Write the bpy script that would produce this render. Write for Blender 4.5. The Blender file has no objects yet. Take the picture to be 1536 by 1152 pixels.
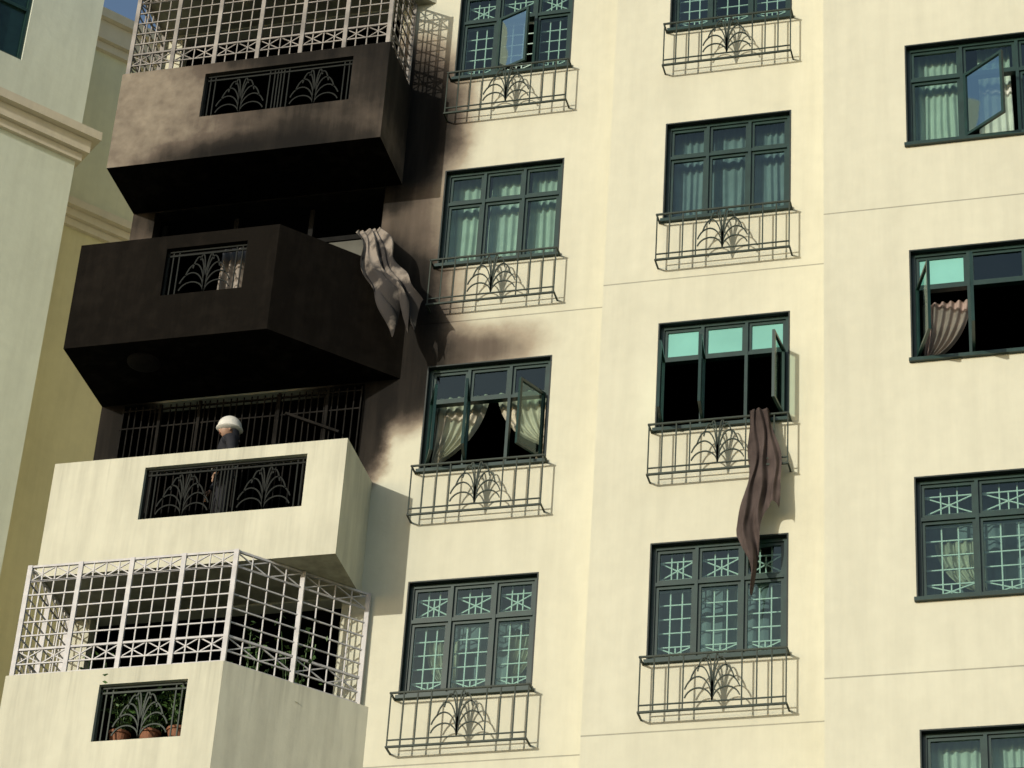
import bpy, math, random
from mathutils import Vector, Matrix
random.seed(4)
scene = bpy.context.scene
scene.view_settings.view_transform = 'Standard'
scene.view_settings.look = 'None'
scene.view_settings.exposure = 0

# ------------------------------------------------------------------ mesh builder
class MB:
    def __init__(s): s.v=[]; s.f=[]
    def quad(s,a,b,c,d):
        n=len(s.v); s.v+= [tuple(a),tuple(b),tuple(c),tuple(d)]; s.f.append((n,n+1,n+2,n+3))
    def poly(s,pts):
        n=len(s.v); s.v+=[tuple(p) for p in pts]; s.f.append(tuple(range(n,n+len(pts))))
    def hexa(s,P):
        n=len(s.v); s.v+=[tuple(p) for p in P]
        for f in ((0,1,2,3),(7,6,5,4),(0,4,5,1),(1,5,6,2),(2,6,7,3),(3,7,4,0)):
            s.f.append(tuple(n+i for i in f))
    def box(s,x0,x1,y0,y1,z0,z1):
        s.hexa([(x0,y0,z0),(x1,y0,z0),(x1,y1,z0),(x0,y1,z0),(x0,y0,z1),(x1,y0,z1),(x1,y1,z1),(x0,y1,z1)])
    def obox(s,o,du,dn,u0,u1,n0,n1,z0,z1):
        P=[]
        for z in (z0,z1):
            for (u,n) in ((u0,n0),(u1,n0),(u1,n1),(u0,n1)):
                P.append((o[0]+du[0]*u+dn[0]*n, o[1]+du[1]*u+dn[1]*n, z))
        s.hexa(P)
    def bar(s,p,q,w,w2=None):
        p=Vector(p); q=Vector(q); d=q-p
        if d.length<1e-6: return
        d.normalize()
        up=Vector((0,0,1)) if abs(d.z)<.9 else Vector((0,1,0))
        a=d.cross(up).normalized(); b=d.cross(a).normalized()
        h=w/2; k=(w2 or w)/2
        P=[p+a*h+b*k,p-a*h+b*k,p-a*h-b*k,p+a*h-b*k]
        Q=[x+(q-p) for x in P]
        s.hexa(P+Q)
    def tube(s,pts,w):
        for i in range(len(pts)-1): s.bar(pts[i],pts[i+1],w)
    def sheet(s,fn,nu,nv):
        n=len(s.v)
        for j in range(nv+1):
            for i in range(nu+1): s.v.append(tuple(fn(i/nu,j/nv)))
        for j in range(nv):
            for i in range(nu):
                a=n+j*(nu+1)+i
                s.f.append((a,a+1,a+nu+2,a+nu+1))
    def obj(s,name,mat,parent=None,smooth=False):
        me=bpy.data.meshes.new(name); me.from_pydata(s.v,[],s.f); me.update()
        import bmesh
        bm=bmesh.new(); bm.from_mesh(me); bmesh.ops.recalc_face_normals(bm,faces=bm.faces); bm.to_mesh(me); bm.free()
        if smooth:
            for p in me.polygons: p.use_smooth=True
        ob=bpy.data.objects.new(name,me); scene.collection.objects.link(ob)
        if mat: me.materials.append(mat)
        if parent: ob.parent=parent
        return ob
def empty(name,loc=(0,0,0)):
    e=bpy.data.objects.new(name,None); scene.collection.objects.link(e); e.location=loc; return e

# ------------------------------------------------------------------ materials
def mat_base(name):
    m=bpy.data.materials.new(name); m.use_nodes=True
    nt=m.node_tree; return m,nt,nt.nodes,nt.links,nt.nodes['Principled BSDF']
def simple(name,col,rough=.6,var=.15,scale=8,bump=0.0,metal=0,spec=.5):
    m,nt,N,L,b=mat_base(name)
    g=N.new('ShaderNodeNewGeometry')
    no=N.new('ShaderNodeTexNoise'); no.inputs['Scale'].default_value=scale; no.inputs['Detail'].default_value=3
    L.new(g.outputs['Position'],no.inputs['Vector'])
    mr=N.new('ShaderNodeMapRange'); mr.inputs['From Min'].default_value=.3; mr.inputs['From Max'].default_value=.7
    mr.inputs['To Min'].default_value=1-var; mr.inputs['To Max'].default_value=1+var
    L.new(no.outputs['Fac'],mr.inputs['Value'])
    vm=N.new('ShaderNodeVectorMath'); vm.operation='SCALE'; vm.inputs[0].default_value=col
    L.new(mr.outputs['Result'],vm.inputs['Scale']); L.new(vm.outputs[0],b.inputs['Base Color'])
    b.inputs['Roughness'].default_value=rough; b.inputs['Metallic'].default_value=metal; b.inputs['Specular IOR Level'].default_value=spec
    if bump:
        bp=N.new('ShaderNodeBump'); bp.inputs['Strength'].default_value=bump; bp.inputs['Distance'].default_value=.02
        L.new(no.outputs['Fac'],bp.inputs['Height']); L.new(bp.outputs['Normal'],b.inputs['Normal'])
    return m
def wall_mat(name,base,blobs=(),soot0=0.0,joints=(),stain=.10,rough=.85,distort=.35,sootvar=.15,sill_z=None,end=(.012,.0105,.0105,1)):
    """painted render; blobs=(cx,cz,rx,rz,inner,strength): soot deposits in world metres (x,z)"""
    m,nt,N,L,b=mat_base(name)
    def math_(op,a,c=None,clamp=False):
        n=N.new('ShaderNodeMath'); n.operation=op; n.use_clamp=clamp
        for i,v in enumerate((a,c)):
            if v is None: continue
            if isinstance(v,(int,float)): n.inputs[i].default_value=v
            else: L.new(v,n.inputs[i])
        return n.outputs[0]
    g=N.new('ShaderNodeNewGeometry'); pos=g.outputs['Position']
    def noise(scale,detail=5,mapscale=None,rough_=.55):
        n=N.new('ShaderNodeTexNoise'); n.inputs['Scale'].default_value=scale; n.inputs['Detail'].default_value=detail
        n.inputs['Roughness'].default_value=rough_
        if mapscale:
            v=N.new('ShaderNodeVectorMath'); v.operation='MULTIPLY'; v.inputs[1].default_value=mapscale
            L.new(pos,v.inputs[0]); L.new(v.outputs[0],n.inputs['Vector'])
        else: L.new(pos,n.inputs['Vector'])
        return n
    def mrange(v,a,c,d,e,smooth=False):
        n=N.new('ShaderNodeMapRange')
        if smooth: n.interpolation_type='SMOOTHSTEP'
        for k,x in zip(('From Min','From Max','To Min','To Max'),(a,c,d,e)): n.inputs[k].default_value=x
        L.new(v,n.inputs['Value']); return n.outputs['Result']
    n1=noise(.7,2); n2=noise(1,4,(5,5,.45),.65); n4=noise(6,5)
    f=math_('MULTIPLY',mrange(n1.outputs['Fac'],.3,.7,1-stain*.6,1.03),mrange(n2.outputs['Fac'],.35,.6,1-stain,1.0))
    f=math_('MULTIPLY',f,mrange(n4.outputs['Fac'],.3,.7,.965,1.02))
    sep=N.new('ShaderNodeSeparateXYZ'); L.new(pos,sep.inputs[0])
    groove=None
    if joints:
        per=joints[1]-joints[0]
        z=math_('ADD',math_('SUBTRACT',sep.outputs['Z'],joints[0]),per/2)
        z=math_('ABSOLUTE',math_('SUBTRACT',math_('MODULO',z,per),per/2))
        groove=mrange(z,.004,.011,.0,1.0)
        f=math_('MULTIPLY',f,mrange(groove,0,1,.55,1))
    if sill_z is not None:
        zz=math_('MODULO',math_('SUBTRACT',sill_z+2.905*12,sep.outputs['Z']),2.905)
        fade=mrange(zz,0,.75,1,0,True)
        n5=noise(1,2,(16,16,.5),.6)
        st=mrange(n5.outputs['Fac'],.52,.68,0,.13)
        f=math_('MULTIPLY',f,math_('SUBTRACT',1,math_('MULTIPLY',st,fade)))
    col=N.new('ShaderNodeVectorMath'); col.operation='SCALE'; col.inputs[0].default_value=base; L.new(f,col.inputs['Scale'])
    colout=col.outputs[0]
    if blobs or soot0:
        nd=noise(1.7,5,None,.62)
        sb=N.new('ShaderNodeVectorMath'); sb.operation='SUBTRACT'; sb.inputs[1].default_value=(.5,.5,.5); L.new(nd.outputs['Color'],sb.inputs[0])
        sc=N.new('ShaderNodeVectorMath'); sc.operation='SCALE'; sc.inputs['Scale'].default_value=distort*2; L.new(sb.outputs[0],sc.inputs[0])
        ad=N.new('ShaderNodeVectorMath'); L.new(pos,ad.inputs[0]); L.new(sc.outputs[0],ad.inputs[1])
        inv=None
        for (cx,cz,rx,rz,inner,st) in blobs:
            a=N.new('ShaderNodeVectorMath'); a.operation='SUBTRACT'; a.inputs[1].default_value=(cx,0,cz); L.new(ad.outputs[0],a.inputs[0])
            c=N.new('ShaderNodeVectorMath'); c.operation='MULTIPLY'; c.inputs[1].default_value=(1/rx,0,1/rz); L.new(a.outputs[0],c.inputs[0])
            l=N.new('ShaderNodeVectorMath'); l.operation='LENGTH'; L.new(c.outputs[0],l.inputs[0])
            o=mrange(l.outputs['Value'],inner,1.0,1-st,1.0,True)
            inv=o if inv is None else math_('MULTIPLY',inv,o)
        s0=mrange(n4.outputs['Fac'],.3,.7,1-min(1,soot0*(1+sootvar)),1-soot0*(1-sootvar))
        inv=s0 if inv is None else math_('MULTIPLY',inv,s0)
        mask=math_('SUBTRACT',1,inv)
        mask=math_('MULTIPLY',mask,mrange(n2.outputs['Fac'],.3,.6,.92,1.06),True)
        cr=N.new('ShaderNodeValToRGB'); e=cr.color_ramp.elements
        e[0].position=0; e[0].color=(1,1,1,1); e[1].position=1; e[1].color=end
        for p,c in ((.3,(.56,.49,.47,1)),(.6,(.19,.155,.155,1)),(.85,(.040,.034,.034,1))):
            x=e.new(p); x.color=c
        L.new(mask,cr.inputs[0])
        mu=N.new('ShaderNodeVectorMath'); mu.operation='MULTIPLY'; L.new(colout,mu.inputs[0]); L.new(cr.outputs[0],mu.inputs[1])
        colout=mu.outputs[0]
    L.new(colout,b.inputs['Base Color']); b.inputs['Roughness'].default_value=rough
    b.inputs['Specular IOR Level'].default_value=.03 if soot0>.8 else .15
    bp=N.new('ShaderNodeBump'); bp.inputs['Strength'].default_value=.45; bp.inputs['Distance'].default_value=.006
    h=math_('MULTIPLY',n4.outputs['Fac'],2.0)
    if groove is not None: h=math_('ADD',h,groove)
    L.new(h,bp.inputs['Height']); L.new(bp.outputs['Normal'],b.inputs['Normal'])
    return m
def glass_mat(name,tint,gl=.13):
    m,nt,N,L,b=mat_base(name)
    t=N.new('ShaderNodeBsdfTransparent'); t.inputs['Color'].default_value=(*tint,1)
    g=N.new('ShaderNodeBsdfGlossy'); g.inputs['Roughness'].default_value=.03; g.inputs['Color'].default_value=(.55,.70,.68,1)
    geo=N.new('ShaderNodeNewGeometry'); no=N.new('ShaderNodeTexNoise'); no.inputs['Scale'].default_value=2.2; no.inputs['Detail'].default_value=1; L.new(geo.outputs['Position'],no.inputs['Vector'])
    bp=N.new('ShaderNodeBump'); bp.inputs['Strength'].default_value=.15; bp.inputs['Distance'].default_value=.02
    L.new(no.outputs['Fac'],bp.inputs['Height']); L.new(bp.outputs['Normal'],g.inputs['Normal'])
    lw=N.new('ShaderNodeLayerWeight'); lw.inputs['Blend'].default_value=.25
    mr=N.new('ShaderNodeMapRange'); mr.inputs['To Min'].default_value=gl*.7; mr.inputs['To Max'].default_value=.8; L.new(lw.outputs['Fresnel'],mr.inputs['Value'])
    mx=N.new('ShaderNodeMixShader'); L.new(mr.outputs['Result'],mx.inputs[0]); L.new(t.outputs[0],mx.inputs[1]); L.new(g.outputs[0],mx.inputs[2])
    L.new(mx.outputs[0],N['Material Output'].inputs['Surface']); return m

CREAM=(.60,.59,.47)
JO=[13.55+5.79*k for k in (-5,-4)]
M_wall=wall_mat('cream_render_wall',CREAM,joints=JO,stain=.06)
M_wallB=wall_mat('cream_render_wall_sooted',CREAM,joints=JO,stain=.06,distort=.20,blobs=[
    (-9.60,19.45,1.32,1.95,.42,.97),(-9.2,18.6,1.10,1.0,.25,.90),(-8.15,18.92,.90,.52,.1,.58),(-9.6,22.4,1.20,1.9,.42,.96),
    (-9.7,17.9,.50,1.1,.45,.90),(-12.95,18.45,.8,1.0,.55,.98),(-12.9,21.3,.8,.8,.2,.75),(-9.1,20.9,1.05,.8,.1,.40),(-11.1,21.35,2.1,.55,.6,.97)])
M_bal1=wall_mat('smoke_stained_balcony_paint',CREAM,soot0=.44,distort=.18,blobs=[
    (-10.5,23.10,2.3,.75,.2,.88),(-10.9,21.40,2.2,.62,.35,.95),(-10.2,22.2,2.4,1.2,.1,.66),(-9.3,22.9,.7,1.3,.2,.8)])
M_bal2=wall_mat('charred_balcony_paint',CREAM,soot0=.97,sootvar=.03,distort=.3,stain=.35,end=(.015,.013,.013,1))
M_bal3=wall_mat('cream_balcony_paint',CREAM,stain=.16,sill_z=17.19)
M_soff=wall_mat('shade_darkened_soffit_paint',(.42,.40,.30),stain=.3)  # base colour darkened to paint in the shade under the balconies; stain adds mottling
M_black=wall_mat('sooted_soffit',(.4,.37,.3),soot0=.98,sootvar=.02,end=(.008,.007,.007,1))
M_green=simple('dark_green_frame_paint',(.010,.034,.027),.35,.2)
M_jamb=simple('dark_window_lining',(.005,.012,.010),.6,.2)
M_iron=simple('green_black_iron',(.024,.036,.026),.55,.2,spec=.3)
M_iron2=simple('black_sooty_iron',(.010,.012,.010),.7,.2,spec=.2)
M_white=simple('white_painted_steel',(.47,.46,.46),.5,.15,9)
M_greyw=simple('smoke_dulled_white_steel',(.24,.22,.20),.6,.4,4)
M_glass=glass_mat('green_tinted_glass',(.56,.72,.67))
M_aqua=simple('aqua_transom_glass',(.20,.48,.42),.12,.12,1.5)
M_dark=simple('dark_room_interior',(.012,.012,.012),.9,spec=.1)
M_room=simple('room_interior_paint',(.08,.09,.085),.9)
M_curt=simple('pale_curtain_cloth',(.60,.62,.56),.9,.12,5)
M_dim=simple('blue_grey_curtain_cloth',(.26,.29,.31),.9,.15,5)
M_cream=simple('cream_curtain_cloth',(.50,.46,.36),.9,.2,6)
M_pink=simple('dusty_pink_curtain',(.32,.24,.21),.9,.2,6)
M_ingr=simple('white_inner_grille',(.80,.84,.80),.5,.05)

BLD=empty('apartment_building')
Z0=18.73; FH=2.905; GZ=-1.6
def zt_(k): return Z0+FH*k
COL={'B':(-8.924,-7.42,26.55),'C':(-6.072,-4.563,26.13),'D':(-3.10,-1.22,25.22)}
HW=1.45
KS=range(-3,4)
# ------------------------------------------------------------------ walls
def wall_holes(mb,y,x0,x1,z0,z1,holes,depth=.2):
    xs=sorted({x0,x1,*[h[0] for h in holes],*[h[1] for h in holes]}); zs=sorted({z0,z1,*[h[2] for h in holes],*[h[3] for h in holes]})
    for i in range(len(xs)-1):
        for j in range(len(zs)-1):
            cx=(xs[i]+xs[i+1])/2; cz=(zs[j]+zs[j+1])/2
            if any(h[0]<cx<h[1] and h[2]<cz<h[3] for h in holes): continue
            mb.quad((xs[i],y,zs[j]),(xs[i+1],y,zs[j]),(xs[i+1],y,zs[j+1]),(xs[i],y,zs[j+1]))
    for (a,b,c,d) in holes:
        Y=y+depth
        mb.quad((a,y,c),(b,y,c),(b,Y,c),(a,Y,c)); mb.quad((a,y,d),(b,y,d),(b,Y,d),(a,Y,d))
        mb.quad((a,y,c),(a,y,d),(a,Y,d),(a,Y,c)); mb.quad((b,y,c),(b,y,d),(b,Y,d),(b,Y,c))
TOP=31.0; XR=3.0
mb=MB()
BO=(-12.70,-9.68)
hb=[(COL['B'][0],COL['B'][1],zt_(k)-HW,zt_(k)) for k in KS]
hb+=[(BO[0],BO[1],17.19+FH*k-1.05,17.19+FH*k+1.38) for k in (-2,-1,0,1,2,3)]
wall_holes(mb,26.55,-13.0,-6.742,GZ,TOP,hb)
mb.obj('wall_left_bay',M_wallB,BLD)
mb=MB()
wall_holes(mb,26.13,-6.742,-4.034,GZ,TOP,[(COL['C'][0],COL['C'][1],zt_(k)-HW,zt_(k)) for k in KS])
wall_holes(mb,25.22,-4.034,XR,GZ,TOP,[(COL['D'][0],COL['D'][1],zt_(k)-HW,zt_(k)) for k in KS])
mb.quad((-6.742,26.13,GZ),(-6.742,26.55,GZ),(-6.742,26.55,TOP),(-6.742,26.13,TOP))
mb.quad((-4.034,25.22,GZ),(-4.034,26.13,GZ),(-4.034,26.13,TOP),(-4.034,25.22,TOP))
mb.quad((-13,26.55,GZ),(-13,42,GZ),(-13,42,TOP),(-13,26.55,TOP))
mb.quad((XR,25.22,GZ),(XR,42,GZ),(XR,42,TOP),(XR,25.22,TOP))
mb.quad((-13,42,GZ),(XR,42,GZ),(XR,42,TOP),(-13,42,TOP))
mb.poly([(-13,26.55,TOP),(-6.742,26.55,TOP),(-6.742,26.13,TOP),(-4.034,26.13,TOP),(-4.034,25.22,TOP),(XR,25.22,TOP),(XR,42,TOP),(-13,42,TOP)])
mb.obj('wall_right_bays',M_wall,BLD)

# ------------------------------------------------------------------ windows
FR=MB(); GL=MB(); AQ=MB(); IG=MB(); OG=MB(); RD=MB(); RR=MB(); CU=MB(); CC=MB(); CP=MB(); JB=MB(); CD=MB()
def sash(o,du,dn,w,z0,z1,glass,fw=.035,t=.032):
    FR.obox(o,du,dn,0,fw,-t/2,t/2,z0,z1); FR.obox(o,du,dn,w-fw,w,-t/2,t/2,z0,z1)
    FR.obox(o,du,dn,fw,w-fw,-t/2,t/2,z0,z0+fw); FR.obox(o,du,dn,fw,w-fw,-t/2,t/2,z1-fw,z1)
    def P(u,z): return (o[0]+du[0]*u,o[1]+du[1]*u,z)
    glass.quad(P(fw,z0+fw),P(w-fw,z0+fw),P(w-fw,z1-fw),P(fw,z1-fw))
def curtain(mb,x0,x1,z0,z1,y,amp=.028,wl=.085,ph=None):
    ph=random.random()*9 if ph is None else ph
    n=max(8,int((x1-x0)/.011))
    def fn(u,v):
        x=x0+(x1-x0)*u
        w=math.sin(6.283*x/wl+ph+1.3*math.sin(x*9+ph))*(.7+.3*math.sin(x*23+ph*2))
        return (x+.008*math.sin(v*5+x*11), y+amp*w*(.7+.5*v), z1-(z1-z0)*v)
    mb.sheet(fn,n,6)
def tied(mb,xa,xb,ztop,zbot,y,side,tie=.62,ph=0.):
    xs=xa if side<0 else xb
    def fn(u,v):
        if v<tie: k=(v/tie)**1.6; k=1-.83*k
        else: k=.17+.22*((v-tie)/(1-tie))
        uu=(u if side<0 else 1-u)
        x=xs+(-side)*(xb-xa)*uu*k
        return (x,y+.035*math.sin(u*38+ph)*(.6+.4*(1-k)),ztop-(ztop-zbot)*v-(.10*uu if v<tie else 0)*math.sin(v/tie*3.14))
    mb.sheet(fn,60,18)
def inner_grille(xa,xb,z0,zb,z1,y):
    w=.014
    n=3
    for i in range(n+1):
        x=xa+(xb-xa)*i/n; IG.bar((x,y,z0),(x,y,z1),w)
    hb=.17
    rows=[z0,z0+hb]; r=z0+hb
    while r<zb-.2: r+=.17; rows.append(r)
    rows+= [zb-.02,zb+.1,z1-.10]
    for z in rows: IG.bar((xa,y+.002,z),(xb,y+.002,z),w)
    for (a,b) in ((z0,z0+hb),(zb+.1,z1-.10)):
        IG.bar((xa,y+.004,a),(xb,y+.004,b),w); IG.bar((xa,y+.006,b),(xb,y+.006,a),w)
        m=(xa+xb)/2; IG.bar((m,y+.008,a),(m,y+.008,b),w)
def window(c,k,opens={},curt=None,grille=False,aqua=(),dark=False):
    xl,xr,yw=COL[c]; zt=zt_(k); zb=zt-HW
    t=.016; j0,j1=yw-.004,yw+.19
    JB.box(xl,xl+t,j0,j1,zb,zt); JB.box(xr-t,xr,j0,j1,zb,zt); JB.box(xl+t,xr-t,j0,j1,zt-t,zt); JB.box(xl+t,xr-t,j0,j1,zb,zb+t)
    cw=.058; y0,y1=yw+.065,yw+.15
    FR.box(xl+t,xl+cw,y0,y1,zb+t,zt-t); FR.box(xr-cw,xr-t,y0,y1,zb+t,zt-t)
    FR.box(xl+cw,xr-cw,y0,y1,zt-cw,zt-t); FR.box(xl+cw,xr-cw,y0,y1,zb+t,zb+cw)
    FR.box(xl-.02,xr+.02,yw-.045,yw-.0055,zb-.03,zb+.012)
    W=xr-xl; zb_=zt-.48
    FR.box(xl+cw,xr-cw,yw+.062,yw+.14,zb_-.022,zb_+.022)
    ed=[xl+cw]
    for i in (1,2):
        m=xl+W*i/3; FR.box(m-.018,m+.018,yw+.058,yw+.145,zb+cw,zt-cw); ed+=[m-.018,m+.018]
    ed.append(xr-cw)
    for i in range(3):
        a,b=ed[2*i],ed[2*i+1]
        g=AQ if i in aqua else GL
        ys=yw+.10
        sash((a,ys),(1,0),(0,1),b-a,zb_+.022,zt-cw,g)
        z0,z1=zb+cw,zb_-.022
        if i in opens:
            h,ang=opens[i]; ang=math.radians(ang); w=b-a
            if h=='L': sash((a+.012,yw+.04),(math.cos(ang),-math.sin(ang)),(math.sin(ang),math.cos(ang)),w,z0,z1,GL)
            else: sash((b-.012,yw+.04),(-math.cos(ang),-math.sin(ang)),(-math.sin(ang),math.cos(ang)),w,z0,z1,GL)
        else: sash((a,ys),(1,0),(0,1),b-a,z0,z1,GL)
        if grille: inner_grille(a+.02,b-.02,z0+.02,zb_,zt-.06,yw+.17)
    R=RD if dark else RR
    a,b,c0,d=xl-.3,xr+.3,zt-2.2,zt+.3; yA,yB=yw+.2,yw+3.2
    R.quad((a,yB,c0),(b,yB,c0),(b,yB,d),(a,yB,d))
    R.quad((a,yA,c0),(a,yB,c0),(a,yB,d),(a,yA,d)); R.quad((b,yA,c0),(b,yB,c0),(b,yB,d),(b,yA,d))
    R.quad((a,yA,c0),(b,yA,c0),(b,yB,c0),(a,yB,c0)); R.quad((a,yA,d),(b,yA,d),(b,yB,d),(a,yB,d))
    yc=yw+.26
    if curt in ('full','dim'):
        T=CU if curt=='full' else CD
        curtain(T,xl-.05,xl+W*.32,zb-.1,zt+.05,yc); curtain(T,xl+W*.35,xl+W*.66,zb-.1,zt+.05,yc+.01); curtain(T,xl+W*.69,xr+.05,zb-.1,zt+.05,yc)
    elif curt=='part':
        curtain(CU,xl-.05,xl+W*.30,zb-.1,zt+.05,yc); curtain(CU,xl+W*.42,xl+W*.62,zb-.1,zt+.05,yc+.03); curtain(CU,xl+W*.72,xr+.05,zb-.1,zt+.05,yc)
    elif curt=='tied':
        tied(CC,xl+.06,xl+W*.47,zt-.3,zb-.1,yc,-1,.7,1.); tied(CC,xl+W*.53,xr-.02,zt-.3,zb-.1,yc,1,.6,2.)
    elif curt=='tiedpink':
        tied(CP,xl+.10,xl+W*.33,zt-.55,zb-.1,yc,-1,.75,1.); tied(CP,xl+W*.70,xr-.02,zt-.45,zb-.1,yc,1,.75,2.)
    elif curt=='leafy':
        tied(CC,xl+.15,xl+W*.36,zt-.6,zb+.1,yc+.1,1,.8,.5); tied(CC,xl+W*.74,xr-.02,zt-.5,zb+.1,yc+.1,-1,.8,2.)
    if curt in ('leafy',) or (grille and not dark):
        curtain(CD,xl-.05,xr+.05,zb-.1,zt+.05,yc+.35,.02,.16)

def fan(mb,x,y,z,H,wid,w=.011):
    for sd in (-1,1):
        for (a,h,t1) in ((1.0,.30,160),(1.0,.54,148),(.80,.76,142),(.54,.94,136),(.26,1.0,122)):
            pts=[]; T=math.radians(t1)
            for i in range(15):
                t=T*i/14
                pts.append((x+sd*a*wid*(1-math.cos(t))/(1-math.cos(T)), y, z+H*h*math.sin(t)))
            mb.tube(pts,w)
def outer_grille(c,k):
    xl,xr,yw=COL[c]; zb=zt_(k)-HW
    yo=yw-.17; a,b=xl-.03,xr+.02; zt=zb-.03; z1=zb-.68; z2=zb-.60
    for z,w in ((zt,.020),(z1,.022),(z2,.014)):
        OG.bar((a,yo,z),(b,yo,z),w)
    for x in (a,b):
        for z in (zt,z1):
            OG.bar((x,yo-.01,z),(x,yw+.005,z),.018)
    m=(a+b)/2; fw=.31
    for i in range(4):
        for sd in (-1,1):
            x=m+sd*(fw+ (b-m-fw)*i/3.0 - (.006 if i==3 else 0))
            OG.bar((x,yo+.002,zt),(x,yo+.002,z1),.014)
    fan(OG,m,yo+.003,z2,.55,.29,.014)
for k in KS:
    for c in 'BC': outer_grille(c,k)
spec={('B',2):dict(opens={1:('L',22)},curt=None,grille=True,dark=True),
      ('B',1):dict(curt='full'),
      ('B',0):dict(opens={0:('L',66),1:('L',78),2:('R',62)},curt='tied',dark=True),
      ('B',-1):dict(curt='leafy',grille=True),
      ('C',2):dict(grille=True,dark=True),
      ('C',1):dict(curt='dim'),
      ('C',0):dict(opens={0:('L',84),1:('L',84),2:('R',84)},aqua=(0,1,2),dark=True),
      ('C',-1):dict(curt=None,grille=True),
      ('D',1):dict(opens={1:('L',38)},curt='part'),
      ('D',0):dict(opens={0:('L',70),1:('L',84),2:('R',80)},aqua=(0,),curt='tiedpink',dark=True),
      ('D',-1):dict(grille=True,curt='leafy'),
      ('D',-2):dict(curt='full')}
for k in KS:
    for c in 'BCD':
        window(c,k,**spec.get((c,k),dict(curt='full')))
FR.obj('window_frames',M_green,BLD); GL.obj('window_glass',M_glass,BLD); AQ.obj('transom_glass',M_aqua,BLD); JB.obj('window_linings',M_jamb,BLD)
IG.obj('inner_window_grilles',M_ingr,BLD); OG.obj('window_sill_railings',M_iron,BLD)
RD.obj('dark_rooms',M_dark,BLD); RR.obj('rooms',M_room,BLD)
CU.obj('pale_curtains',M_curt,BLD,True); CC.obj('cream_curtains',M_cream,BLD,True); CP.obj('pink_curtains',M_pink,BLD,True); CD.obj('dim_curtains',M_dim,BLD,True)

# ------------------------------------------------------------------ balconies
def offset_poly(P,t):
    n=len(P); out=[]
    lines=[]
    for i in range(n-1):
        a=Vector(P[i]); b=Vector(P[i+1]); d=(b-a).normalized(); nrm=Vector((-d.y,d.x))
        lines.append((a+nrm*t,d))
    out.append(lines[0][0])
    for i in range(1,n-1):
        (p,d),(q,e)=lines[i-1],lines[i]
        cr=d.x*e.y-d.y*e.x; s=((q.x-p.x)*e.y-(q.y-p.y)*e.x)/cr
        out.append(p+d*s)
    a,d=lines[-1]; L=(Vector(P[-1])-Vector(P[-2])).length
    last=a+d*L
    if abs(d.x)>1e-4: last=a+d*((26.55-a.y)/d.y)
    out.append(last)
    return out
ODD=[(-13,26.55),(-13,25.6),(-9.47,25.6),(-9.47,26.55)]
EVEN=[(-13,26.55),(-13,25.3),(-10.49,25.3),(-9.25,26.55)]
def balcony(k,mat,matu,roommat,irm):
    top=17.19+FH*k; bot=top-1.5; fl=top-1.05
    even=(k%2==1); P=EVEN if even else ODD
    hole=(-11.88,-10.87,top-.87,top-.19) if even else (-11.87,-9.93,top-.85,top-.16)
    I=offset_poly(P,.13)
    mb=MB()
    for i in range(3):
        a,b=P[i],P[i+1]; ia,ib=I[i],I[i+1]
        if i==1:
            y=a[1]; wall_holes(mb,y,a[0],b[0],bot,top,[hole],.13)
            wall_holes(mb,y+.13,ia.x,ib.x,fl,top,[hole],.0001)
        else:
            mb.quad((*a,bot),(*b,bot),(*b,top),(*a,top)); mb.quad((*ia,fl),(*ib,fl),(*ib,top),(*ia,top))
        mb.quad((*a,top),(*b,top),(*ib,top),(*ia,top))
    mb.poly([(p.x,p.y,fl) for p in I])
    mb.obj('balcony_parapet',mat,BLD)
    u=MB()
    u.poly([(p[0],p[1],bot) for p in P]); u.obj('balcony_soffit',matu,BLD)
    g=MB(); y=P[1][1]+.065; x0,x1,z0,z1=hole
    for z in (z0+.02,z1-.02,z1-.08): g.bar((x0,y,z),(x1,y,z),.022)
    for x in (x0+.012,x1-.012): g.bar((x,y,z0),(x,y,z1),.022)
    nf=1 if even else 2
    for j in range(nf):
        m=x0+(x1-x0)*(j+.5)/nf
        fan(g,m,y,z0+.03,.56,.31,.016)
        half=(x1-x0)/nf/2
        for sd in (-1,1):
            for t in (.36,.36+(half-.36)*.5,half-.02):
                if t<half: g.bar((m+sd*t,y+.002,z0),(m+sd*t,y+.002,z1),.015)
    g.obj('balcony_opening_railing',irm,BLD)
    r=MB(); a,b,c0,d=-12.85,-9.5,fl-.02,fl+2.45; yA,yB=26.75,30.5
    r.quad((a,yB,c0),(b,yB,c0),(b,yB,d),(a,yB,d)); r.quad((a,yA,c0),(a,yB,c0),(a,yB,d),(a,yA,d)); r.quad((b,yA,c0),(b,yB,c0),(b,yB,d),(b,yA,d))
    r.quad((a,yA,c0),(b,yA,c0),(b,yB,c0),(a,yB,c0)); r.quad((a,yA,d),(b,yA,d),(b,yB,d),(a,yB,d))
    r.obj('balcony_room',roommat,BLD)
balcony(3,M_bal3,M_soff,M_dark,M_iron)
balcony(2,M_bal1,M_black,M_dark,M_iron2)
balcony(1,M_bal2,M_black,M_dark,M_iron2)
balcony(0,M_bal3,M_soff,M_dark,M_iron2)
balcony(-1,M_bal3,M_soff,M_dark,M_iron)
balcony(-2,M_bal3,M_soff,M_dark,M_iron)

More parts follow.
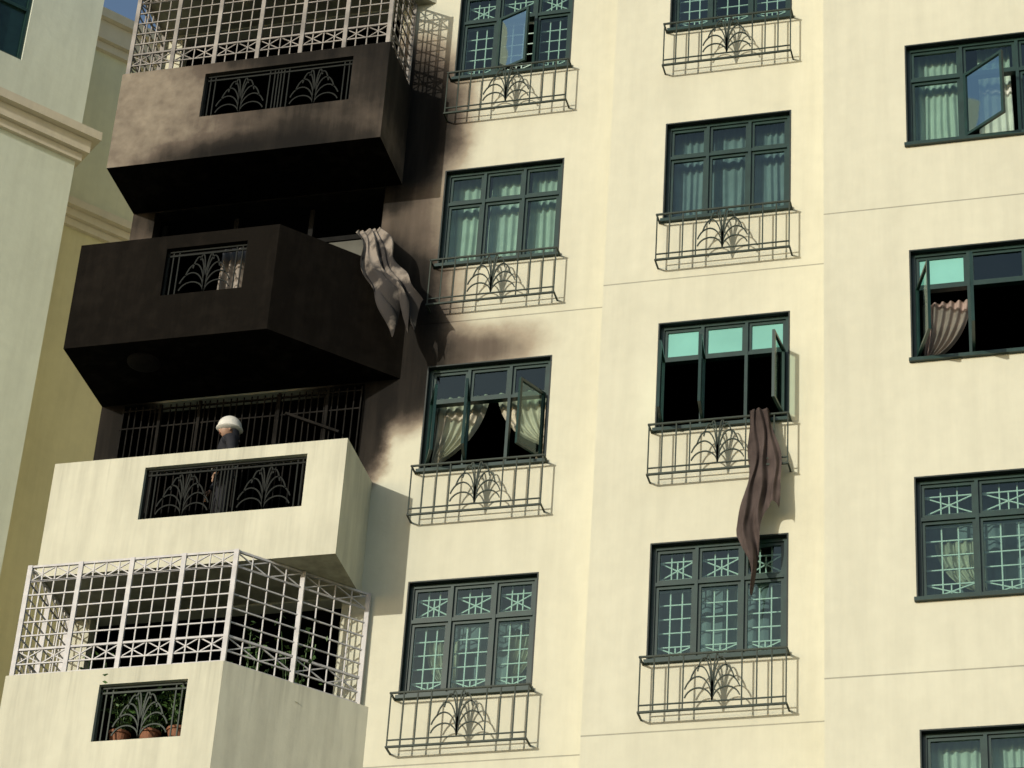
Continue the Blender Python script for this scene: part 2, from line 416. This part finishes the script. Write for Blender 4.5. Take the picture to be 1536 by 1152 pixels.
def cage(pts,npan,z0,z1,mat,name):
    c=MB()
    for si in range(len(pts)-1):
        p=Vector(pts[si]); q=Vector(pts[si+1]); L=(q-p).length; d=(q-p)/L; n=npan[si]
        def P(s,z,o=0): return (p.x+d.x*s+(-d.y)*o,p.y+d.y*s+d.x*o,z)
        H=z1-z0
        rows=[0.03,.16,.34]; r=.34
        while r<H-.30: r+=.172; rows.append(r)
        rows+= [H-.20,H-.02]
        for r in rows: c.bar(P(0,z0+r),P(L,z0+r),.016)
        for r in (0.015,H-.015,.34): c.bar(P(0,z0+r,.003),P(L,z0+r,.003),.026)
        for i in range(n+1):
            s=L*i/n; c.bar(P(s,z0,-.004),P(s,z1,-.004),.052,.03)
        for i in range(n):
            w=L/n
            for j in range(1,4): c.bar(P(w*(i+j/4),z0,.006),P(w*(i+j/4),z1,.006),.014)
            for (a,b) in ((.16,.34),(H-.20,H-.02)):
                for j in range(2):
                    s0=w*(i+j/2); s1=w*(i+j/2+.5)
                    c.bar(P(s0,z0+a,.010),P(s1,z0+b,.010),.013); c.bar(P(s0,z0+b,.014),P(s1,z0+a,.014),.013)
    return c.obj(name,mat,BLD)
cage([(-12.95,26.5),(-12.95,25.35),(-10.52,25.35),(-9.36,26.5)],[2,4,2],14.28,15.685,M_white,'balcony_cage')
cage([(-12.95,26.5),(-12.95,25.65),(-9.52,25.65),(-9.52,26.5)],[1,6,1],23.0,24.395,M_greyw,'balcony_cage_smoke_dulled')

g=MB()
x=-12.68
while x<-9.7:
    j=random.uniform(-.015,.015)
    g.bar((x,26.50,16.16),(x+j,26.50,18.5),.014); x+=.085
for z in (16.3,17.5,18.2,18.45): g.bar((-12.70,26.505,z),(-9.69,26.505,z),.020)
for x in (-12.2,-11.7,-10.7,-10.1): g.bar((x,26.49,16.16),(x,26.49,18.5),.035)
g.bar((-10.6,26.47,18.2),(-9.9,26.44,17.85),.03)
g.obj('burnt_bar_gate',simple('burnt_steel',(.011,.010,.009),.85,.5,5,spec=.1),BLD)
g=MB()
for x in (-12.66,-11.7,-10.7,-9.75): g.box(x-.03,x+.03,26.8,26.86,19.1,21.45)
g.box(-12.7,-9.7,26.865,26.9,20.98,21.05)
g.obj('burnt_door_frame',M_dark,BLD)
g=MB(); g.quad((-10.67,26.83,19.1),(-9.98,26.83,19.1),(-9.98,26.83,20.93),(-10.67,26.83,20.93))
g.obj('smoked_door_pane',simple('smoked_glass',(.085,.085,.07),.3,.3,3),BLD)

# ------------------------------------------------------------------ loose things
def disc_lamp(x,y,z):
    m=MB(); n=28; prof=[(.20,0),(.20,-.015),(.17,-.03),(.10,-.045),(.001,-.05)]
    for i in range(n):
        a=6.2832*i/n; b=6.2832*(i+1)/n
        for (r,h),(r2,h2) in zip(prof[:-1],prof[1:]):
            m.quad((x+r*math.cos(a),y+r*math.sin(a),z+h),(x+r*math.cos(b),y+r*math.sin(b),z+h),(x+r2*math.cos(b),y+r2*math.sin(b),z+h2),(x+r2*math.cos(a),y+r2*math.sin(a),z+h2))
    return m.obj('ceiling_lamp',simple('sooty_lamp_cover',(.011,.009,.008),.8,.3,spec=.1),None,True)
disc_lamp(-12.15,25.72,18.597)

def brown(u,v):
    L=1.45+.22*math.sin(u*5+.6)+(.70*math.exp(-((u-.30)/.16)**2))
    s=v
    if s<.06:
        k=s/.06; y=26.25-(26.25-25.90)*k; z=17.30+.035*math.sin(k*3.14)
    else:
        k=(s-.06)/.94; y=25.90; z=17.30-k*L
    t=max(0,(17.3-z)/1.6)
    hw=.105+.14*min(1,t)**.8-(.11*(t-.95)/.4 if t>.95 else 0)
    cx=-4.86+.05*math.sin(t*2.4)
    fold=math.sin(u*19+.9*math.sin(t*3.2)+1)*.55+math.sin(u*9+t*2.5)*.30+.15*math.sin(u*41+t*4)
    return (cx+(u-.5)*2*hw*(1+.12*math.sin(t*8+u*4))+.02*math.sin(t*6)+.012*math.sin(t*15+u*9), y+fold*(.03+.035*min(1,t))+.03*math.sin(t*5), z)
m=MB(); m.sheet(brown,90,70)
m.obj('brown_curtain',simple('brown_curtain_cloth',(.072,.056,.052),.95,.4,4,.2,spec=.1),None,True)

def burnt(u,v):
    A=Vector((-9.80,26.42,20.75)); B=Vector((-9.56,26.02,20.25)); C=Vector((-9.32,25.92,19.62)); D=Vector((-9.10,26.05,19.12))
    t=v
    p=((1-t)**3)*A+3*((1-t)**2)*t*B+3*(1-t)*t*t*C+(t**3)*D
    hw=.14+.07*math.sin(min(1,t*1.1)*2.6)+.03*math.sin(t*17+u*3)
    side=Vector((.72,.30,.28)).normalized(); nrm=Vector((.5,-.85,.1)).normalized()
    f=math.sin(u*27+2*math.sin(t*4))*.55+math.sin(u*13+t*7)*.45
    q=p+side*(u-.5)*2*hw+nrm*(f*(.03+.05*t)+.05*math.sin(t*9))
    q.z-= .20*t*math.sin(u*9+1)*t+.10*t*t*math.sin(u*31)
    return q
m=MB(); m.sheet(burnt,90,60)
mt,nt,N,L,b=mat_base('scorched_curtain_cloth')
geo=N.new('ShaderNodeNewGeometry'); no=N.new('ShaderNodeTexNoise'); no.inputs['Scale'].default_value=5; no.inputs['Detail'].default_value=5
L.new(geo.outputs['Position'],no.inputs['Vector']); sp=N.new('ShaderNodeSeparateXYZ'); L.new(geo.outputs['Position'],sp.inputs[0])
mr=N.new('ShaderNodeMapRange'); mr.inputs['From Min'].default_value=20.4; mr.inputs['From Max'].default_value=19.3; mr.inputs['To Min'].default_value=-.04; mr.inputs['To Max'].default_value=.17
L.new(sp.outputs['Z'],mr.inputs['Value']); ad=N.new('ShaderNodeMath'); L.new(no.outputs['Fac'],ad.inputs[0]); L.new(mr.outputs['Result'],ad.inputs[1])
cr=N.new('ShaderNodeValToRGB'); e=cr.color_ramp.elements; e[0].position=.40; e[0].color=(.26,.225,.19,1); e[1].position=.60; e[1].color=(.030,.026,.024,1)
L.new(ad.outputs[0],cr.inputs[0]); L.new(cr.outputs[0],b.inputs['Base Color']); b.inputs['Roughness'].default_value=.95
m.obj('scorched_curtain',mt,None,True)
m=MB(); curtain(m,-11.32,-10.9,19.1,20.05,25.62,.05,.11,1.); m.obj('curtain_remnant',simple('smoked_curtain',(.26,.23,.20),.9,.3,4),None,True)

LEAF=simple('plant_leaf',(.06,.13,.03),.6,.5,9); POT=simple('terracotta',(.24,.10,.05),.8,.2)
def plant(x,y,z,h,r,n,seed):
    rnd=random.Random(seed); e=empty('potted_plant',(x,y,z))
    p=MB(); nn=20; prof=[(.001,0),(.075,0),(.11,.17),(.125,.17),(.125,.20),(.105,.20),(.10,.17),(.001,.17)]
    for i in range(nn):
        a=6.2832*i/nn; b_=6.2832*(i+1)/nn
        for (r1,h1),(r2,h2) in zip(prof[:-1],prof[1:]):
            p.quad((r1*math.cos(a),r1*math.sin(a),h1),(r1*math.cos(b_),r1*math.sin(b_),h1),(r2*math.cos(b_),r2*math.sin(b_),h2),(r2*math.cos(a),r2*math.sin(a),h2))
    p.obj('pot',POT,e,True)
    l=MB()
    for s in range(9):
        a=rnd.random()*6.28; tip=Vector((math.cos(a)*r*rnd.uniform(.3,.9),math.sin(a)*r*rnd.uniform(.3,.9),.2+h*rnd.uniform(.6,1)))
        base=Vector((0,0,.16)); l.bar(base,tip,.008)
        for j in range(n//9):
            t=rnd.uniform(.25,1.1); c=base.lerp(tip,t)+Vector((rnd.gauss(0,.05),rnd.gauss(0,.05),rnd.gauss(0,.04)))
            d=Vector((rnd.gauss(0,1),rnd.gauss(0,1),rnd.gauss(0,.6))).normalized(); w=d.cross(Vector((rnd.gauss(0,1),rnd.gauss(0,1),rnd.gauss(0,1)))).normalized()
            ll=rnd.uniform(.05,.11)
            l.quad(c-d*ll*.5,c+w*ll*.22,c+d*ll*.5,c-w*ll*.22)
    l.obj('leaves',LEAF,e)
st=MB(); st.box(-11.92,-10.86,25.50,25.80,13.44,13.47)
for x in (-11.90,-10.90):
    for y in (25.52,25.76): st.box(x,x+.03,y,y+.03,13.235,13.44)
st.obj('plant_stand',M_iron,None)
for i,(x,y,z,h,r) in enumerate([(-11.72,25.64,13.47,.55,.28),(-11.38,25.66,13.47,.5,.25),(-11.05,25.64,13.47,.62,.3),(-12.3,25.75,13.24,1.3,.35),(-10.45,25.85,13.24,1.5,.38),(-9.98,26.2,13.24,1.6,.33)]):
    plant(x,y,z,h,r,220,i)

# ------------------------------------------------------------------ firefighter
FF=empty('firefighter',(-11.08,26.02,16.145)); FF.rotation_euler=(0,0,math.radians(-60))
JACK=simple('navy_fire_jacket',(.020,.021,.026),.8,.2,spec=.2); SKIN=simple('skin',(.30,.18,.12),.55,.08); HEL=simple('white_helmet_shell',(.66,.65,.60),.35,.08); REF=simple('reflective_band',(.30,.30,.25),.4,.1)
def skin(name,verts,edges,radii,mat,root=0,sub=2):
    me=bpy.data.meshes.new(name); me.from_pydata(verts,edges,[]); ob=bpy.data.objects.new(name,me); scene.collection.objects.link(ob)
    ob.parent=FF; me.materials.append(mat)
    md=ob.modifiers.new('Skin','SKIN'); sv=me.skin_vertices[0].data
    for i,r in enumerate(radii):
        sv[i].radius=(r if isinstance(r,tuple) else (r,r)); sv[i].use_root=(i==root)
    md.use_smooth_shade=True
    s=ob.modifiers.new('Sub','SUBSURF'); s.levels=sub; s.render_levels=sub
    return ob
V=[(0,0,.93),(0,.0,1.10),(0,.0,1.28),(0,.0,1.40),(0,-.01,1.49)]; E=[(0,1),(1,2),(2,3),(3,4)]; R=[(.16,.12),(.16,.12),(.18,.13),(.12,.09),.058]
for s in (-1,1):
    n=len(V); V+=[(s*.19,0,1.37),(s*.25,.03,1.10),(s*.23,-.10,.87)]; E+=[(3,n),(n,n+1),(n+1,n+2)]; R+=[.072,.055,.042]
    n=len(V); V+=[(s*.10,0,.84),(s*.12,-.01,.48),(s*.12,.02,.10),(s*.13,-.15,.045)]; E+=[(0,n),(n,n+1),(n+1,n+2),(n+2,n+3)]; R+=[.10,.068,.052,.045]
skin('body',V,E,R,JACK)
for s in (-1,1):
    V=[(s*.23,-.10,.87),(s*.23,-.13,.81)]; E=[(0,1)]; R=[.026,(.036,.018)]
    for f,(ox,l) in enumerate(((-.027,.072),(-.009,.082),(.009,.078),(.027,.062))):
        n=len(V); V+=[(s*.23+ox,-.135,.795),(s*.23+ox*1.1,-.150,.795-l*.55),(s*.23+ox*1.1,-.145,.795-l)]; E+=[(1,n),(n,n+1),(n+1,n+2)]; R+=[.009,.0085,.007]
    n=len(V); V+=[(s*.23-s*.035,-.14,.825),(s*.23-s*.052,-.155,.79)]; E+=[(1,n),(n,n+1)]; R+=[.011,.009]
    skin('hand',V,E,R,SKIN)
def spheroid(name,c,rad,mat,fn=None,n=32,m_=24):
    m=MB()
    def f(u,v):
        a=u*6.28318; t=v*3.14159
        p=Vector((math.sin(t)*math.cos(a),math.sin(t)*math.sin(a),math.cos(t)))
        q=Vector((p.x*rad[0],p.y*rad[1],p.z*rad[2]))
        if fn: q=fn(p,q)
        return Vector(c)+q
    m.sheet(f,n,m_); return m.obj(name,mat,FF,True)
def facefn(p,q):
    q=q.copy()
    if p.z<-.2: q.x*=1-.25*(-p.z-.2)
    if p.y<0:
        q.y-= .022*math.exp(-((p.x/.16)**2+((p.z+.12)/.22)**2))
        q.y+= .010*math.exp(-(((abs(p.x)-.38)/.16)**2+((p.z-.08)/.14)**2))
        q.y-= .006*math.exp(-((p.x/.3)**2+((p.z+.5)/.1)**2))
    return q
spheroid('head',(0,-.02,1.575),(.076,.096,.118),SKIN,facefn,48,40)
for s in (-1,1): spheroid('ear',(s*.077,-.01,1.565),(.010,.020,.032),SKIN,None,12,10)
for s in (-1,1): spheroid('eye',(s*.030,-.103,1.583),(.011,.009,.008),simple('eye_dark',(.03,.025,.02),.3),None,12,10)
spheroid('mouth',(0,-.112,1.515),(.024,.006,.006),simple('lips',(.3,.12,.1),.5),None,12,8)
def hel(p,q):
    q=q.copy()
    if p.z<0:
        q.z*=.45; k=min(1,-p.z*4); q.x*=1+.10*k; q.y*=1+.16*k
    q.z+=.014*math.exp(-(p.x/.12)**2)*(1 if p.z>0 else 0)
    return q
spheroid('helmet',(0,-.005,1.61),(.122,.142,.150),HEL,hel,40,32)
g=MB()
g.sheet(lambda u,v:(.088*math.cos(math.pi*u)*(1+.25*v), .02+.088*math.sin(math.pi*u)*(1+.3*v), 1.585-.15*v),16,5)
g.obj('neck_cape',JACK,FF,True)
g=MB()
for i in range(24):
    a=6.2832*i/24; b_=6.2832*(i+1)/24
    for z in (1.0,):
        g.quad((.195*math.cos(a),.15*math.sin(a),z),(.195*math.cos(b_),.15*math.sin(b_),z),(.195*math.cos(b_),.15*math.sin(b_),z+.05),(.195*math.cos(a),.15*math.sin(a),z+.05))
g.obj('reflective_band',REF,FF,True)

# ------------------------------------------------------------------ neighbouring building (angled wing)
NB=empty('neighbouring_building')
M_nA=wall_mat('pale_grey_green_render',(.58,.62,.53),stain=.08); M_nB=wall_mat('olive_render',(.58,.54,.35),stain=.08); M_cor=wall_mat('beige_cornice',(.56,.51,.41),stain=.08)
a_=Vector((.65,.76)).normalized(); ni=Vector((-a_.y,a_.x))
def prism(mb,P,z0,z1):
    n=len(P)
    for i in range(n):
        p=P[i]; q=P[(i+1)%n]; mb.quad((*p,z0),(*q,z0),(*q,z1),(*p,z1))
    mb.poly([(*p,z0) for p in P]); mb.poly([(*p,z1) for p in P])
def block(C0,s0,s1,out,depth):
    C0=Vector(C0); return [C0-a_*s0-ni*out,C0-a_*s1-ni*out,C0-a_*s1+ni*depth,C0-a_*s0+ni*depth]
CA=(-16.8,32.0); CB=(-16.75,34.05)
mb=MB()
P=block(CA,0,14,0,8)
wins=[(1.17+4.0*j,2.87+4.0*j,28.5+FH*k,30.0+FH*k) for j in (0,1,2) for k in (0,1,2)]
tmp=MB(); wall_holes(tmp,0,0,14,GZ,40,wins,.15)
for f in tmp.f:
    pts=[]
    for i in f:
        s,y,z=tmp.v[i]; q=Vector(CA)-a_*s+ni*y; pts.append((q.x,q.y,z))
    mb.poly(pts)
mb.quad((*P[0],GZ),(*P[3],GZ),(*P[3],40),(*P[0],40)); mb.quad((*P[1],GZ),(*P[2],GZ),(*P[2],40),(*P[1],40)); mb.quad((*P[2],GZ),(*P[3],GZ),(*P[3],40),(*P[2],40)); mb.poly([(*p,40) for p in P])
mb.obj('front_wing_wall',M_nA,NB)
fr=MB(); gl=MB()
for (s0,s1,z0,z1) in wins:
    o=Vector(CA)-a_*s1; du=(a_.x,a_.y); dn=(ni.x,ni.y); w=s1-s0
    for u0,u1 in ((0,.06),(w-.06,w),(w/3-.04,w/3+.04),(2*w/3-.04,2*w/3+.04)): fr.obox(o,du,dn,u0,u1,.04,.12,z0,z1)
    for za,zb in ((z0,z0+.06),(z1-.06,z1),(z1-.5,z1-.44)): fr.obox(o,du,dn,0,w,.045,.115,za,zb)
    def Q(u,n,z): return (o.x+du[0]*u+dn[0]*n,o.y+du[1]*u+dn[1]*n,z)
    gl.quad(Q(0,.09,z0),Q(w,.09,z0),Q(w,.09,z1),Q(0,.09,z1))
fr.obj('wing_window_frames',M_green,NB); gl.obj('wing_window_panes',simple('dark_teal_pane',(.01,.03,.03),.1),NB)
mb=MB(); P=block(CB,-5,1.9,0,8); prism(mb,P,GZ,26.85); mb.obj('rear_wing_wall_lower',M_nB,NB)
mb=MB(); P=block(CB,-5,1.9,-.02,8); prism(mb,P,26.85,31.0); mb.obj('rear_wing_wall_upper',wall_mat('rear_upper_render',(.57,.57,.42),stain=.08),NB)
mb=MB()
for (z0,z1,o) in ((27.08,27.22,.07),(27.225,27.46,.15),(27.465,27.62,.26)):
    prism(mb,block(CA,-.0-o,14.3,o,3),z0,z1)
for (z0,z1,o) in ((26.85,26.98,.07),(26.985,27.12,.14),(27.125,27.26,.24),(30.5,30.65,.06),(30.655,31.02,.14),(31.025,31.2,.24)):
    prism(mb,block(CB,-5,1.9,o,3),z0,z1)
mb.obj('cornices',M_cor,NB)

# ------------------------------------------------------------------ ground
mt,nt,N,L,b=mat_base('ground_asphalt_and_grass')
geo=N.new('ShaderNodeNewGeometry'); no=N.new('ShaderNodeTexNoise'); no.inputs['Scale'].default_value=.08; no.inputs['Detail'].default_value=8; L.new(geo.outputs['Position'],no.inputs['Vector'])
cr=N.new('ShaderNodeValToRGB'); e=cr.color_ramp.elements; e[0].position=.48; e[0].color=(.10,.10,.095,1); e[1].position=.52; e[1].color=(.07,.11,.035,1); L.new(no.outputs['Fac'],cr.inputs[0]); L.new(cr.outputs[0],b.inputs['Base Color']); b.inputs['Roughness'].default_value=.9
m=MB(); m.quad((-1500,-1500,GZ),(1500,-1500,GZ),(1500,1500,GZ),(-1500,1500,GZ)); m.obj('ground',mt)

# ------------------------------------------------------------------ light
sd=Vector((.51,.95,-.27)).normalized()
el=math.asin(-sd.z); az=math.atan2(-sd.x,-sd.y)
w=bpy.data.worlds.new('World'); scene.world=w; w.use_nodes=True
sk=w.node_tree.nodes.new('ShaderNodeTexSky'); sk.sky_type='NISHITA'; sk.sun_disc=False; sk.sun_elevation=el; sk.sun_rotation=az
bg=w.node_tree.nodes['Background']; bg.inputs['Strength'].default_value=.14; w.node_tree.links.new(sk.outputs[0],bg.inputs[0])
sl=bpy.data.lights.new('sun','SUN'); sl.energy=3.15; sl.angle=math.radians(.5); sl.color=(1,.945,.82)
so=bpy.data.objects.new('sun',sl); scene.collection.objects.link(so); so.rotation_euler=sd.to_track_quat('-Z','Y').to_euler(); so.location=(-20,-30,30)

# ------------------------------------------------------------------ camera
r=Vector((.96735,.24657,.05866)).normalized(); fwd=Vector((-.23716,.79884,.55283)); fwd=(fwd-r*fwd.dot(r)).normalized(); up=r.cross(fwd).normalized()
cam=bpy.data.cameras.new('camera'); co=bpy.data.objects.new('camera',cam); scene.collection.objects.link(co)
M=Matrix(((r.x,up.x,-fwd.x,0),(r.y,up.y,-fwd.y,0),(r.z,up.z,-fwd.z,0),(0,0,0,1))); co.matrix_world=M
cam.sensor_width=36; cam.lens=4307/1536*36; cam.clip_end=5000; cam.clip_start=.1
scene.camera=co
